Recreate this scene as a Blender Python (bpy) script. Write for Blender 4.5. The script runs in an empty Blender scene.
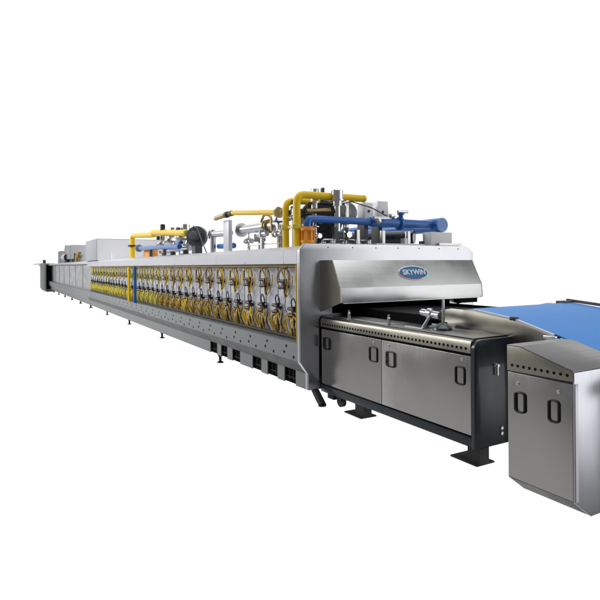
import bpy, bmesh, math, random
from mathutils import Vector, Matrix
random.seed(7)
S = bpy.context.scene
COL = S.collection
PI = math.pi

# ------------------------------------------------------------------ camera
YAW, ROLL, FPX = math.radians(29.5365), math.radians(0.388), 538.3
FWD = Vector((-math.cos(YAW), math.sin(YAW), 0)); RGT = Vector((math.sin(YAW), math.cos(YAW), 0)); UP = Vector((0, 0, 1))
xa = RGT*math.cos(ROLL) - UP*math.sin(ROLL)      # image right
ya = RGT*math.sin(ROLL) + UP*math.cos(ROLL)      # image up
cd = bpy.data.cameras.new('camera'); cam = bpy.data.objects.new('camera', cd); COL.objects.link(cam)
M3 = Matrix((xa, ya, -FWD)).transposed()
cam.matrix_world = Matrix.Translation((0, 0, 1.5)) @ M3.to_4x4()
cd.sensor_width = 36; cd.lens = 36*FPX/600
cd.shift_x = 0; cd.shift_y = -(300-265.57)/600
cd.clip_end = 500; cd.clip_start = .05
S.camera = cam
S.render.resolution_x = S.render.resolution_y = 1024

# ------------------------------------------------------------------ made-up surroundings: white ahead, dim behind, bright lobes added to light the steel
w = bpy.data.worlds.new('World'); S.world = w; w.use_nodes = True
nt = w.node_tree; N = nt.nodes; L = nt.links; N.clear()
out = N.new('ShaderNodeOutputWorld'); bg = N.new('ShaderNodeBackground')
tc = N.new('ShaderNodeTexCoord')
def wmath(op, a, b=None):
    n = N.new('ShaderNodeMath'); n.operation = op
    for i, v in enumerate((a, b)):
        if v is None: continue
        if hasattr(v, 'is_linked'): L.new(v, n.inputs[i])
        else: n.inputs[i].default_value = v
    return n.outputs[0]
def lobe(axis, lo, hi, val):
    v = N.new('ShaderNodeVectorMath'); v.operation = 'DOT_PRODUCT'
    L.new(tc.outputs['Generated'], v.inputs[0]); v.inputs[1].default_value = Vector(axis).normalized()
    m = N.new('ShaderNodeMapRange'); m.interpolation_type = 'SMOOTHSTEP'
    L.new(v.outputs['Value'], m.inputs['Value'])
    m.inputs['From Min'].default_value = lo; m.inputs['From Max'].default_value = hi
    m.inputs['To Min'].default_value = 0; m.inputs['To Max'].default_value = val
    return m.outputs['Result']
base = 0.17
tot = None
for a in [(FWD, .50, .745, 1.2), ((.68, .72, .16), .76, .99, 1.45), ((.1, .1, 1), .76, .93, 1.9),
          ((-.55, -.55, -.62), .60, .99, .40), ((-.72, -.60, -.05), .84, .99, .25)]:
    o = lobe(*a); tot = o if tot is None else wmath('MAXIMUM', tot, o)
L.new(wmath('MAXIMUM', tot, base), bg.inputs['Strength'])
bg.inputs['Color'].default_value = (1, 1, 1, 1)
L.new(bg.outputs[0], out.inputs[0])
S.view_settings.view_transform = 'Standard'; S.view_settings.look = 'None'
S.view_settings.exposure = 0; S.view_settings.gamma = 1

def area(name, loc, target, size, power, col=(1, 1, 1)):
    d = bpy.data.lights.new(name, 'AREA'); d.shape = 'RECTANGLE'; d.size, d.size_y = size; d.energy = power; d.color = col
    o = bpy.data.objects.new(name, d); COL.objects.link(o); o.location = loc
    o.rotation_euler = (Vector(target)-Vector(loc)).to_track_quat('-Z', 'Y').to_euler(); return o
area('added_fill_light', (-7, -3.5, 7.5), (-6, 3.2, 1.0), (9, 5), 150)  # unseen soft light added above the machine side
area('added_fill_light', (-16, -4.5, 5.0), (-15, 3.0, 1.0), (14, 4), 900)  # second unseen light, added to brighten the far burner wall

# ------------------------------------------------------------------ materials
def mat(name, col, metal=0.0, rough=.5, brush=None, bump=.02, var=.06, coat=0, scale=6, spec=.5):
    m = bpy.data.materials.new(name); m.use_nodes = True
    t = m.node_tree; n = t.nodes; l = t.links; b = n['Principled BSDF']
    b.inputs['Metallic'].default_value = metal; b.inputs['Roughness'].default_value = rough
    b.inputs['Specular IOR Level'].default_value = spec
    if coat: b.inputs['Coat Weight'].default_value = coat; b.inputs['Coat Roughness'].default_value = .08
    tcn = n.new('ShaderNodeTexCoord'); mp = n.new('ShaderNodeMapping'); l.new(tcn.outputs['Object'], mp.inputs[0])
    if brush: mp.inputs['Scale'].default_value = brush
    nz = n.new('ShaderNodeTexNoise'); nz.inputs['Scale'].default_value = scale if not brush else 1.0
    nz.inputs['Detail'].default_value = 4; l.new(mp.outputs[0], nz.inputs['Vector'])
    nb = n.new('ShaderNodeTexNoise'); nb.inputs['Scale'].default_value = 2.3; nb.inputs['Detail'].default_value = 5
    l.new(tcn.outputs['Object'], nb.inputs['Vector'])
    mx = n.new('ShaderNodeMix'); mx.data_type = 'RGBA'
    l.new(nb.outputs['Fac'], mx.inputs['Factor'])
    c = Vector(col)
    mx.inputs['A'].default_value = (*(c*(1-var)), 1); mx.inputs['B'].default_value = (*(c*(1+var)), 1)
    l.new(mx.outputs['Result'], b.inputs['Base Color'])
    r = n.new('ShaderNodeMapRange'); l.new(nz.outputs['Fac'], r.inputs['Value'])
    r.inputs['From Min'].default_value = .3; r.inputs['From Max'].default_value = .7
    r.inputs['To Min'].default_value = max(.02, rough-(.02 if brush else .05)); r.inputs['To Max'].default_value = rough+(.03 if brush else .07)
    l.new(r.outputs[0], b.inputs['Roughness'])
    if metal > .9 and name != 'mirror_panel_steel':      # handling smears
        ms = n.new('ShaderNodeMapRange'); l.new(nb.outputs['Fac'], ms.inputs['Value'])
        ms.inputs['From Min'].default_value = .42; ms.inputs['From Max'].default_value = .62
        ms.inputs['To Min'].default_value = -.03; ms.inputs['To Max'].default_value = .06
        a2 = n.new('ShaderNodeMath'); a2.operation = 'ADD'
        l.new(r.outputs[0], a2.inputs[0]); l.new(ms.outputs[0], a2.inputs[1]); l.new(a2.outputs[0], b.inputs['Roughness'])
    if bump:
        bp = n.new('ShaderNodeBump'); bp.inputs['Strength'].default_value = bump; bp.inputs['Distance'].default_value = .01
        ad = n.new('ShaderNodeMath'); ad.operation = 'MULTIPLY'
        l.new(nz.outputs['Fac'], ad.inputs[0]); ad.inputs[1].default_value = 1
        l.new(ad.outputs[0], bp.inputs['Height']); l.new(bp.outputs[0], b.inputs['Normal'])
    return m
BX = (3, 3, 160)      # brushing that runs along the machine
BZ = (120, 120, 3)
M = dict(
    steel=mat('brushed_steel', (.62, .61, .60), 1, .30, BX, .015),
    farsteel=mat('mirror_panel_steel', (.40, .41, .42), 1, .34, None, 0, .02),
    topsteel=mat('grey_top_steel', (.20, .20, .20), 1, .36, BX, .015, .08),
    doorsteel=mat('door_steel', (.57, .56, .54), 1, .19, BZ, .012, .07),
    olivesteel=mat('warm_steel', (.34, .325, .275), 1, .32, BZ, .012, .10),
    hoodsteel=mat('hood_steel', (.60, .61, .61), 1, .27, (60, 3, 60), .012, .16),
    whitesteel=mat('bright_steel', (.60, .61, .65), 1, .20, BZ, .006, .07),
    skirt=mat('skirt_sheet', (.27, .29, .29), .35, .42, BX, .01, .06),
    endsteel=mat('end_sheet_steel', (.62, .63, .68), 1, .26, BZ, .006, .05),
    sheet=mat('matt_sheet', (.46, .48, .53), .35, .42, BX, .02, .05),
    pale=mat('pale_sheet', (.60, .61, .65), .3, .42, BX, .02, .04),
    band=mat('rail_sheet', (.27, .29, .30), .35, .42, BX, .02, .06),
    wall=mat('burner_wall_sheet', (.74, .76, .84), .1, .42, None, .03, .06, scale=9),
    darkpaint=mat('dark_blue_paint', (.012, .021, .029), 0, .30, None, .02, .15, coat=.5),
    black=mat('black_paint', (.012, .012, .013), 0, .45, None, .02, .2),
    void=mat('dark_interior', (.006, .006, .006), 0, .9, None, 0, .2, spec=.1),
    greyframe=mat('grey_frame_paint', (.085, .09, .095), .1, .45, None, .02, .1),
    yellow=mat('yellow_pipe_paint', (.90, .60, .014), 0, .34, None, .02, .06, spec=.35),
    hose=mat('ochre_hose', (.56, .36, .03), .1, .42, None, .1, .3, scale=40),
    palehose=mat('pale_yellow_hose', (.72, .60, .07), .0, .45, None, .1, .25, scale=40),
    orange=mat('orange_cast_paint', (.85, .33, .02), 0, .32, None, .04, .08, coat=.3),
    blue=mat('blue_pipe_paint', (.016, .13, .46), 0, .3, None, .02, .08, coat=.2),
    bluecap=mat('pale_blue_paint', (.16, .33, .66), 0, .35, None, .02, .05),
    darkpipe=mat('navy_pipe_paint', (.012, .02, .06), 0, .3, None, .02, .1, coat=.4),
    belt=mat('blue_belt', (.028, .23, .66), 0, .48, None, .03, .05, scale=120, spec=.25),
    brass=mat('brass', (.42, .31, .14), 1, .35, None, .05, .15, scale=30),
    bronze=mat('dark_bronze', (.055, .045, .04), .6, .38, None, .05, .3, scale=30),
    chrome=mat('chrome', (.74, .74, .76), 1, .18, None, 0, .05),
    cast=mat('cast_grey', (.055, .058, .065), .3, .40, None, .12, .2, scale=40),
    duct=mat('duct_steel', (.60, .60, .63), 1, .28, None, 0, .12),
    cabinet=mat('cabinet_grey_green', (.30, .34, .34), .1, .45, None, .02, .05),
    badgeblue=mat('badge_blue', (.015, .17, .42), 0, .3, None, 0, .03),
    badgewhite=mat('badge_white', (.80, .80, .82), 0, .35, None, 0, .03),
    badgered=mat('badge_red', (.55, .08, .07), 0, .35, None, 0, .03),
)

# ------------------------------------------------------------------ mesh helpers
class MB:
    def __init__(s): s.bm = bmesh.new()
    def _add(s, vs, fs):
        v = [s.bm.verts.new(p) for p in vs]
        for f in fs:
            try: s.bm.faces.new([v[i] for i in f])
            except ValueError: pass
        return v
    def box(s, x0, x1, y0, y1, z0, z1, bev=0, rot=None):
        b = bmesh.new()
        P = [(x, y, z) for x in sorted((x0, x1)) for y in sorted((y0, y1)) for z in sorted((z0, z1))]
        v = [b.verts.new(p) for p in P]
        for f in [(0,1,3,2),(4,6,7,5),(0,4,5,1),(2,3,7,6),(0,2,6,4),(1,5,7,3)]: b.faces.new([v[i] for i in f])
        if bev: bmesh.ops.bevel(b, geom=list(b.edges), offset=bev, segments=2, affect='EDGES', profile=.6)
        if rot is not None:
            c = Vector(((x0+x1)/2, (y0+y1)/2, (z0+z1)/2))
            bmesh.ops.rotate(b, cent=c, matrix=rot, verts=b.verts)
        s.merge(b); return s
    def merge(s, b):
        me = bpy.data.meshes.new('tmp'); b.normal_update(); b.to_mesh(me); b.free(); s.bm.from_mesh(me); bpy.data.meshes.remove(me)
    def prism(s, pts, d0, d1, axis='x', bev=0):
        """closed profile extruded along axis; profile in the other two axes (yz / xz / xy)"""
        b = bmesh.new()
        def mk(p, d): return {'x': (d, p[0], p[1]), 'y': (p[0], d, p[1]), 'z': (p[0], p[1], d)}[axis]
        A = [b.verts.new(mk(p, d0)) for p in pts]; B = [b.verts.new(mk(p, d1)) for p in pts]
        n = len(pts); b.faces.new(A); b.faces.new(B[::-1])
        for i in range(n): b.faces.new([A[i], B[i], B[(i+1) % n], A[(i+1) % n]])
        bmesh.ops.recalc_face_normals(b, faces=b.faces)
        if bev: bmesh.ops.bevel(b, geom=list(b.edges), offset=bev, segments=2, affect='EDGES', profile=.6)
        s.merge(b); return s
    def tube(s, pts, r, seg=12, cap=True, r2=None):
        pts = [Vector(p) for p in pts]; n = len(pts); rings = []
        t = (pts[1]-pts[0]).normalized()
        u = t.orthogonal().normalized()
        for i, p in enumerate(pts):
            t2 = ((pts[min(i+1, n-1)]-p).normalized() + (p-pts[max(i-1, 0)]).normalized())
            t2 = t2.normalized() if t2.length > 1e-6 else t
            u = (u - t2*u.dot(t2)).normalized(); v = t2.cross(u)
            rr = r if r2 is None else r+(r2-r)*i/(n-1)
            rings.append([s.bm.verts.new(p + (u*math.cos(2*PI*k/seg)+v*math.sin(2*PI*k/seg))*rr) for k in range(seg)])
        for a, b in zip(rings, rings[1:]):
            for k in range(seg): s.bm.faces.new([a[k], a[(k+1) % seg], b[(k+1) % seg], b[k]])
        if cap: s.bm.faces.new(rings[0][::-1]); s.bm.faces.new(rings[-1])
        return s
    def cyl(s, a, b, r, seg=20, r2=None): return s.tube([a, b], r, seg, True, r2)
    def lathe(s, c, axis, prof, seg=24):
        """prof: list of (distance along axis, radius)"""
        c = Vector(c); ax = Vector(axis).normalized(); u = ax.orthogonal().normalized(); v = ax.cross(u); rings = []
        for d, r in prof:
            rings.append([s.bm.verts.new(c+ax*d+(u*math.cos(2*PI*k/seg)+v*math.sin(2*PI*k/seg))*max(r, 1e-4)) for k in range(seg)])
        for a, b in zip(rings, rings[1:]):
            for k in range(seg): s.bm.faces.new([a[k], a[(k+1) % seg], b[(k+1) % seg], b[k]])
        s.bm.faces.new(rings[0][::-1]); s.bm.faces.new(rings[-1]); return s
    def bend(s, pts, r, rb, seg=14, n=6):
        """pipe through points with rounded corners"""
        P = [Vector(p) for p in pts]; o = [P[0]]
        for a, b, c in zip(P, P[1:], P[2:]):
            d1 = (a-b).normalized(); d2 = (c-b).normalized()
            q = min(rb, (a-b).length*.49, (c-b).length*.49)
            p0, p2 = b+d1*q, b+d2*q
            for i in range(n+1):
                t = i/n; o.append(p0*(1-t)**2 + b*2*t*(1-t) + p2*t*t)
        o.append(P[-1]); return s.tube(o, r, seg)
    def build(s, name, m, parent=None, loc=(0, 0, 0), flat=False):
        bmesh.ops.remove_doubles(s.bm, verts=s.bm.verts, dist=1e-6)
        bmesh.ops.recalc_face_normals(s.bm, faces=s.bm.faces)
        base = Vector(loc)
        if parent is not None: base = base_of(parent)
        bmesh.ops.translate(s.bm, verts=s.bm.verts, vec=-base)
        me = bpy.data.meshes.new(name); s.bm.to_mesh(me); s.bm.free()
        if not flat:
            for p in me.polygons: p.use_smooth = True
            me.set_sharp_from_angle(angle=math.radians(32))
        me.materials.append(m)
        o = bpy.data.objects.new(name, me); COL.objects.link(o)
        if parent is None: o.location = base
        else: o.parent = parent; BASE[o.name] = base
        return o
BASE = {}
def base_of(o): return BASE.get(o.name, Vector(o.location))
def thing(name, label, cat, loc, group=None):
    o = bpy.data.objects.new(name, None); COL.objects.link(o); o.location = loc; o.empty_display_size = .2
    o['label'] = label; o['category'] = cat
    if group: o['group'] = group
    BASE[o.name] = Vector(loc); return o
def arc(c, u, v, r, a0, a1, n=10):
    c, u, v = Vector(c), Vector(u), Vector(v)
    return [c+(u*math.cos(math.radians(a0+(a1-a0)*i/n))+v*math.sin(math.radians(a0+(a1-a0)*i/n)))*r for i in range(n+1)]

# ================================================================== TUNNEL OVEN
XE = -5.017; XF = -20.3; YF, YB = 2.84, 5.45
oven = thing('tunnel_oven', 'long stainless gas tunnel oven with two rows of burner valves and a badged mouth hood', 'oven', (-12.6, 4.1, 0))
MB().box(XF, XE-.06, 3.04, YB-.05, .40, 1.64).build('body', M['cast'], oven)
b = MB(); b.prism([(2.845, 1.662), (2.93, 1.715), (YB-.1, 1.715), (YB-.01, 1.66), (YB-.01, 1.63), (2.845, 1.63)], XF, XE-.062, 'x')
b.build('roof', M['pale'], oven)
b = MB()
x = XF
while x < XE-.1:                                   # fascia in pressed lengths with tight joints
    x2 = min(x+2.13, XE-.062); b.prism([(YF, 1.662), (YF, 1.52), (YF+.03, 1.515), (YF+.03, 1.628), (YF+.01, 1.664)], x+.002, x2-.002, 'x'); x = x2
f = b.build('fascia', M['pale'], oven)
s = MB()
x = XF+1.06
while x < XE: s.lathe((x, YF, 1.535), (0, -1, 0), [(0, .008), (.005, .007), (.006, .001)], 8); x += 1.065
s.build('screws', M['steel'], f)
b = MB(); b.box(XF, XE-.062, 3.0, 3.04, .62, 1.56)
x = XF+.3
wall = b.build('burner_wall', M['wall'], oven)
s = MB()
x = XE-.32
while x > XF: s.box(x, x+.008, 2.995, 3.0, .66, 1.515); x -= .505
s.build('panel_seams', M['greyframe'], wall)
MB().box(XF, XE-.062, 2.871, 3.04, 1.557, 1.60).build('bay_ceiling', M['band'], oven)
# gas headers inside the bay
h = MB(); h.cyl((XF, 2.95, 1.505), (XE-.09, 2.95, 1.505), .022, 10); h.build('gas_header', M['brass'], oven)
h = MB(); h.cyl((XF, 2.95, .69), (XE-.09, 2.95, .69), .022, 10); h.build('gas_header', M['bronze'], oven)
MB().cyl((XE-.095, 2.86, .655), (XE-.095, 2.86, 1.515), .016, 10).build('edge_pipe', M['hose'], oven)
# perforated rail
b = MB(); b.prism([(YF, .655), (YF, .459), (YF+.03, .455), (YF+.03, .62), (3.035, .62), (3.035, .655)], XF, XE-.062, 'x')
rail = b.build('perforated_rail', M['band'], oven)
s = MB(); i = 0; x = XE-.32
while x > XF+.3:
    for dx, z in ((0, .60), (-.05, .53), (.17, .497)):
        s.cyl((x+dx, YF-.0025, z), (x+dx, YF+.01, z), .017, 8)
    x -= .49
s.build('rail_holes', M['void'], rail)
b = MB(); b.prism([(YF+.001, .457), (2.937, .323), (2.96, .323), (2.96, .457)], XF, XE-.062, 'x'); b.build('chamfer_strip', M['greyframe'], oven)
# skirt with openings near the mouth end
sl = [(-5.30, -5.57), (-5.75, -6.02), (-6.20, -6.47), (-6.88, -7.16), (-7.35, -7.60), (-7.76, -8.06)]
x = XE-.062
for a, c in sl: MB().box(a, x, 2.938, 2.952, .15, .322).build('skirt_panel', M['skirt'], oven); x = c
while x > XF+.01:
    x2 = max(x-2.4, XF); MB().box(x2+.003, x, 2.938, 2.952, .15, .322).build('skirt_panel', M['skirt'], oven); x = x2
MB().box(XF, XE-.07, 2.975, 5.2, .15, .40).build('dark_underframe_backing', M['void'], oven)  # near-black block close behind the skirt, gives the openings their shade
for a, c in sl:
    m_ = (a+c)/2; s = MB()
    s.cyl((m_-.05, 2.968, .155), (m_-.05, 2.968, .34), .008, 8); s.cyl((m_+.05, 2.966, .155), (m_+.05, 2.966, .34), .006, 8)
    s.cyl((m_-.12, 2.966, .215), (m_+.12, 2.966, .215), .005, 6)
    s.build('supply_pipe', M['bronze'], oven)
# feet
for xx in (-7.9, -11.25, -14.4, -17.6):
    for yy in (3.04, 5.2):
        q = MB(); q.cyl((xx, yy, .02), (xx, yy, .2), .022, 10); q.cyl((xx, yy, .0), (xx, yy, .018), .055, 14, .045); q.cyl((xx, yy, .10), (xx, yy, .13), .04, 6)
        q.build('foot', M['black'], oven)
# end plate
prof = [(YF, .457), (YF, 1.664), (2.905, 1.738), (5.335, 1.738), (YB, 1.66), (YB, .149), (2.937, .149), (2.937, .323)]
ep = MB().prism(prof, XE-.06, XE, 'x', .004).build('end_plate', M['whitesteel'], oven)
s = MB()
for y in [3.2+.33*k for k in range(7)]: s.lathe((XE, y, 1.700), (1, 0, 0), [(0, .008), (.004, .007), (.005, .001)], 8)
s.build('screws', M['greyframe'], ep)
MB().box(XE+.0015, XE+.006, 3.25, 5.02, .97, 1.45).build('dark_mouth_sheet', M['void'], oven)  # black sheet on the end plate in place of the shaded opening
# corner support leg under the end plate
q = MB(); q.prism([(-5.03, .15), (-5.0, .15), (-4.86, .03), (-4.89, .0), (-4.95, .03), (-5.08, .15)], 3.0, 3.06, 'y')
q.cyl((-4.885, 3.03, 0), (-4.885, 3.03, .02), .045, 14); q.build('corner_foot', M['black'], oven)
# mouth hood
y0, y1 = 3.11, 5.17
hp = [(XE, 1.555), (-4.785, 1.555), (-4.635, 1.262), (-4.62, 1.112)]
hood = MB(); t = .012
outer = [(XE+.001, 1.555), (-4.785, 1.555), (-4.632, 1.262), (-4.62, 1.112), (-4.64, 1.112), (-4.655, 1.255), (-4.80, 1.54), (XE+.001, 1.54)]
hood.prism(outer, y0, y1-.0, 'y', .002)
hd = hood.build('mouth_hood', M['hoodsteel'], oven)
hs = MB()
sp = [(XE+.001, .995), (XE+.001, 1.556), (-4.784, 1.556), (-4.630, 1.262), (-4.618, 1.11)]
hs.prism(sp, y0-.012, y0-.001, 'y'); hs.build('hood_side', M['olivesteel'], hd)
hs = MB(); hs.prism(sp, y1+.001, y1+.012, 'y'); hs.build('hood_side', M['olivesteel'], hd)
ls = MB(); ls.box(-4.66, -4.617, y0+.02, y1-.04, 1.100, 1.111); ls.build('hood_lip', M['steel'], hd)
ls = MB(); ls.box(-4.70, -4.615, 4.78, 5.08, 1.045, 1.099); ls.box(-4.70, -4.63, 4.44, 4.56, 1.07, 1.099); ls.build('rubber_curtain', M['void'], hd)
# badge on the slope
up = Vector((-.153, 0, .293)).normalized(); rt = Vector((0, 1, 0)); nn = rt.cross(up).normalized()
if nn.x < 0: nn = -nn
cb = Vector((-4.7085, 4.155, 1.4085)) + nn*.002
def slab(mb, pts, t0, t1):
    A = [mb.bm.verts.new(cb+rt*p[0]+up*p[1]+nn*t0) for p in pts]; B = [mb.bm.verts.new(cb+rt*p[0]+up*p[1]+nn*t1) for p in pts]
    n = len(pts); mb.bm.faces.new(A); mb.bm.faces.new(B[::-1])
    for i in range(n): mb.bm.faces.new([A[i], B[i], B[(i+1) % n], A[(i+1) % n]])
    return mb
ell = lambda a, bb, n=48, ox=0, oy=0: [(ox+a*math.cos(2*PI*i/n), oy+bb*math.sin(2*PI*i/n)) for i in range(n)]
badge = slab(MB(), ell(.225, .092), 0, .004).build('badge', M['badgewhite'], hd)
slab(MB(), ell(.203, .076), .0045, .007).build('badge_oval', M['badgeblue'], oven).name
def textmesh(txt, size, shear, off):
    c = bpy.data.curves.new('lettering', 'FONT'); c.body = txt; c.size = size; c.align_x = 'CENTER'; c.align_y = 'CENTER'
    c.shear = shear; c.offset = off; c.extrude = .0015; c.space_character = 1.02
    o = bpy.data.objects.new('tmp', c); COL.objects.link(o)
    dg = bpy.context.evaluated_depsgraph_get(); me = bpy.data.meshes.new_from_object(o.evaluated_get(dg))
    bpy.data.objects.remove(o); return me
me = textmesh('SKYWIN', .088, .15, .0030)
mat4 = Matrix((rt, up, nn)).transposed().to_4x4(); mat4.translation = cb+nn*.0095 - base_of(oven)
me.transform(mat4); me.materials.clear(); me.materials.append(M['badgewhite'])
sw = [(.214*math.cos(math.radians(a)), .084*math.sin(math.radians(a))) for a in range(170, 300, 6)]
sw += [(.206*math.cos(math.radians(a)), .078*math.sin(math.radians(a))) for a in range(298, 168, -6)]
slab(MB(), sw, .0045, .006).build('badge_swoosh', M['badgered'], oven)
lt = bpy.data.objects.new('badge_lettering', me); COL.objects.link(lt); lt.parent = oven
# the badge pieces ride on the badge plate (thing > badge > oval, lettering)
badge.parent = oven; badge.name = 'badge'
for o in list(bpy.data.objects):
    if o.name in ('badge_oval', 'badge_lettering', 'badge_swoosh'): o.parent = badge
# risers crossing the bay far along
MB().cyl((-13.35, 2.815, .66), (-13.35, 2.815, 1.50), .034, 14).build('gas_riser', M['yellow'], oven)
MB().cyl((-12.72, 2.815, .66), (-12.72, 2.815, 1.50), .036, 14).build('air_riser', M['blue'], oven)

# burner units --------------------------------------------------------------
def child(name, m, parent, mb): 
    o = mb.build(name, m, parent); return o
def smooth(pts, n=4):
    P = [Vector(p) for p in pts]; P = [P[0]*2-P[1]] + P + [P[-1]*2-P[-2]]; o = []
    for i in range(1, len(P)-2):
        p0, p1, p2, p3 = P[i-1:i+3]
        for k in range(n):
            t = k/n; o.append(.5*((2*p1)+(p2-p0)*t+(2*p0-5*p1+4*p2-p3)*t*t+(3*p1-p0-3*p2+p3)*t**3))
    o.append(P[-2]); return o
def unit_top(v):
    r = random.Random(v); j = lambda a=.02: r.uniform(-a, a)
    b = MB()
    b.cyl((0, -.04, -.10), (0, -.04, .06), .022, 8); b.cyl((0, .0, -.03), (0, -.07, -.03), .02, 8)
    b.cyl((0, -.05, .03), (-.12, -.07, .035), .019, 8); b.cyl((0, -.05, -.04), (-.11, -.07, -.04), .021, 8)
    b.cyl((0, -.05, -.005), (.07, -.07, -.01), .016, 8); b.cyl((0, -.04, -.13), (0, -.04, -.10), .014, 8)
    b.box(-.028, .028, -.08, -.03, -.015, .02); b.cyl((0, -.04, -.115), (.07, -.07, -.135), .012, 8)
    h = MB()
    h.tube(smooth([(.0, -.04, .05), (-.02, -.06, .12), (-.08+j(), -.07, .17+j(.01)), (-.15+j(), -.06, .12), (-.17+j(), -.05, .02), (-.13+j(), -.04, -.07)]), .0085, 6)
    h.tube(smooth([(.03, -.03, .215), (.10, -.07, .17+j(.01)), (.145+j(.015), -.08, .07), (.11+j(), -.07, -.03), (.05, -.06, -.10), (0, -.04, -.13)]), .0095, 6)
    h.tube(smooth([(.03, -.03, .215), (.03+j(.01), -.07, .14), (.08+j(), -.08, .05), (.05, -.06, -.03)]), .0075, 6)
    h.tube(smooth([(-.02, -.05, -.10), (.05+j(), -.08, -.16), (.13, -.07, -.11+j()), (.17, -.04, .0), (.16+j(), -.03, .10)]), .0065, 6)
    k = MB()
    k.tube(arc((j(.01), -.055, .09), (1.5, 0, 0), (0, 0, 1), .085+.012*r.random(), -25, 210, 14), .0055, 5)
    k.tube(smooth([(0, -.04, -.12), (.01, -.045, -.20), (j(.03), -.04, -.27), (j(.03), -.035, -.33)]), .0045, 5)
    return b, h, k
def unit_bottom(v):
    r = random.Random(v+50); j = lambda a=.02: r.uniform(-a, a)
    b = MB()
    b.cyl((0, -.045, -.12), (0, -.045, .05), .023, 8); b.cyl((0, 0, 0), (0, -.07, 0), .02, 8)
    b.cyl((0, -.05, .02), (-.095, -.07, .03), .019, 8); b.cyl((0, -.05, -.045), (-.085, -.07, -.05), .021, 8)
    b.cyl((0, -.045, -.01), (.07, -.06, -.01), .018, 8); b.cyl((.0, -.05, -.29), (.0, -.045, -.12), .014, 8)
    b.cyl((.0, -.05, -.27), (.0, -.05, -.19), .026, 8); b.box(-.026, .026, -.08, -.02, .042, .058)
    h = MB()
    for dx, sw, rr in ((-.11, -.05, .009), (-.05, -.03, .008), (.03, .04, .009), (.09, .07, .008)):
        h.tube(smooth([(dx*.15, -.05, -.06+j()), (dx*.6+sw+j(), -.09, -.10+j()), (dx+sw*.7+j(), -.09, -.18+j()), (dx+j(), -.05, -.285)]), rr, 6)
    h.tube(smooth([(-.04, -.06, -.02), (-.12+j(), -.08, -.04+j()), (-.165+j(.01), -.07, -.13), (-.13+j(), -.04, -.25)]), .008, 6)
    h.tube(smooth([(.04, -.06, -.01), (.12+j(), -.08, -.04+j()), (.155+j(.01), -.07, -.13), (.11+j(), -.04, -.24)]), .007, 6)
    h.tube(smooth([(.02, -.05, -.08), (.0+j(), -.10, -.13), (.04+j(), -.10, -.20), (-.02+j(), -.06, -.285)]), .0075, 6)
    k = MB()
    k.tube(smooth([(.06, -.055, -.01), (.17+j(), -.07, -.05), (.15+j(), -.08, -.16), (.19+j(), -.04, -.27)]), .0065, 5)
    k.tube(smooth([(-.035, -.045, .04), (-.055+j(.01), -.05, .10), (-.02, -.055, .145+j(.01)), (.02, -.055, .145), (.05+j(.01), -.05, .09), (.03, -.045, .03)], 3), .008, 6)
    k.tube(smooth([(.0, -.05, -.05), (.06+j(), -.08, -.13), (.05+j(), -.06, -.27)]), .0055, 5)
    k.tube(smooth([(.0, -.05, -.04), (-.07+j(), -.08, -.12), (-.02+j(), -.06, -.27)]), .0055, 5)
    return b, h, k
def stamp(fn, v, name, m2, z):
    b, h, k = fn(v)
    o = b.build(name, M['bronze'], None)
    hh = h.build('hose', m2, None); kk = k.build('cable', M['black'], None)
    o['proto'] = 1
    return o, hh, kk, z
protos_t = [stamp(unit_top, v, 'burner_valve', M['hose'], 1.29) for v in range(6)]
protos_b = [stamp(unit_bottom, v, 'burner_valve', M['hose'], .965) for v in range(6)]
def place(pr, x, z, used):
    o, h, k, _ = pr
    if id(o) in used: o, h, k = o.copy(), h.copy(), k.copy(); [COL.objects.link(q) for q in (o, h, k)]
    used.add(id(pr[0]))
    if 'proto' in o: del o['proto']
    if x > -11 and random.random() < .35:
        h.material_slots[0].link = 'OBJECT'; h.material_slots[0].material = M['yellow']
    o.parent = oven; o.location = Vector((x, 3.0, z))-base_of(oven)
    h.parent = o; k.parent = o
    if x < -11 and h.data.materials: 
        h.material_slots[0].link = 'OBJECT'; h.material_slots[0].material = M['palehose']
used = set()
MB().tube(smooth([(-5.14, 2.93, 1.50), (-5.20, 2.91, 1.44), (-5.235, 2.91, 1.35), (-5.21, 2.92, 1.27), (-5.15, 2.93, 1.22), (-5.11, 2.95, 1.17)]), .010, 7).build('hose', M['hose'], oven)
MB().tube(smooth([(-5.13, 2.93, 1.50), (-5.15, 2.90, 1.42), (-5.12, 2.90, 1.33), (-5.14, 2.92, 1.24)]), .009, 7).build('hose', M['hose'], oven)
n = 0; x = -5.20
xs = [-5.57-.505*k for k in range(29)]
for i, x in enumerate(xs): place(protos_t[(i*5+i//4) % 6], x+random.uniform(-.02, .02), 1.29+random.uniform(-.008, .008), used)
xs = [-5.37-.394*k for k in range(38)]
for i, x in enumerate(xs): place(protos_b[(i*5+i//3) % 6], x+random.uniform(-.02, .02), .985+random.uniform(-.01, .01), used)

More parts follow.
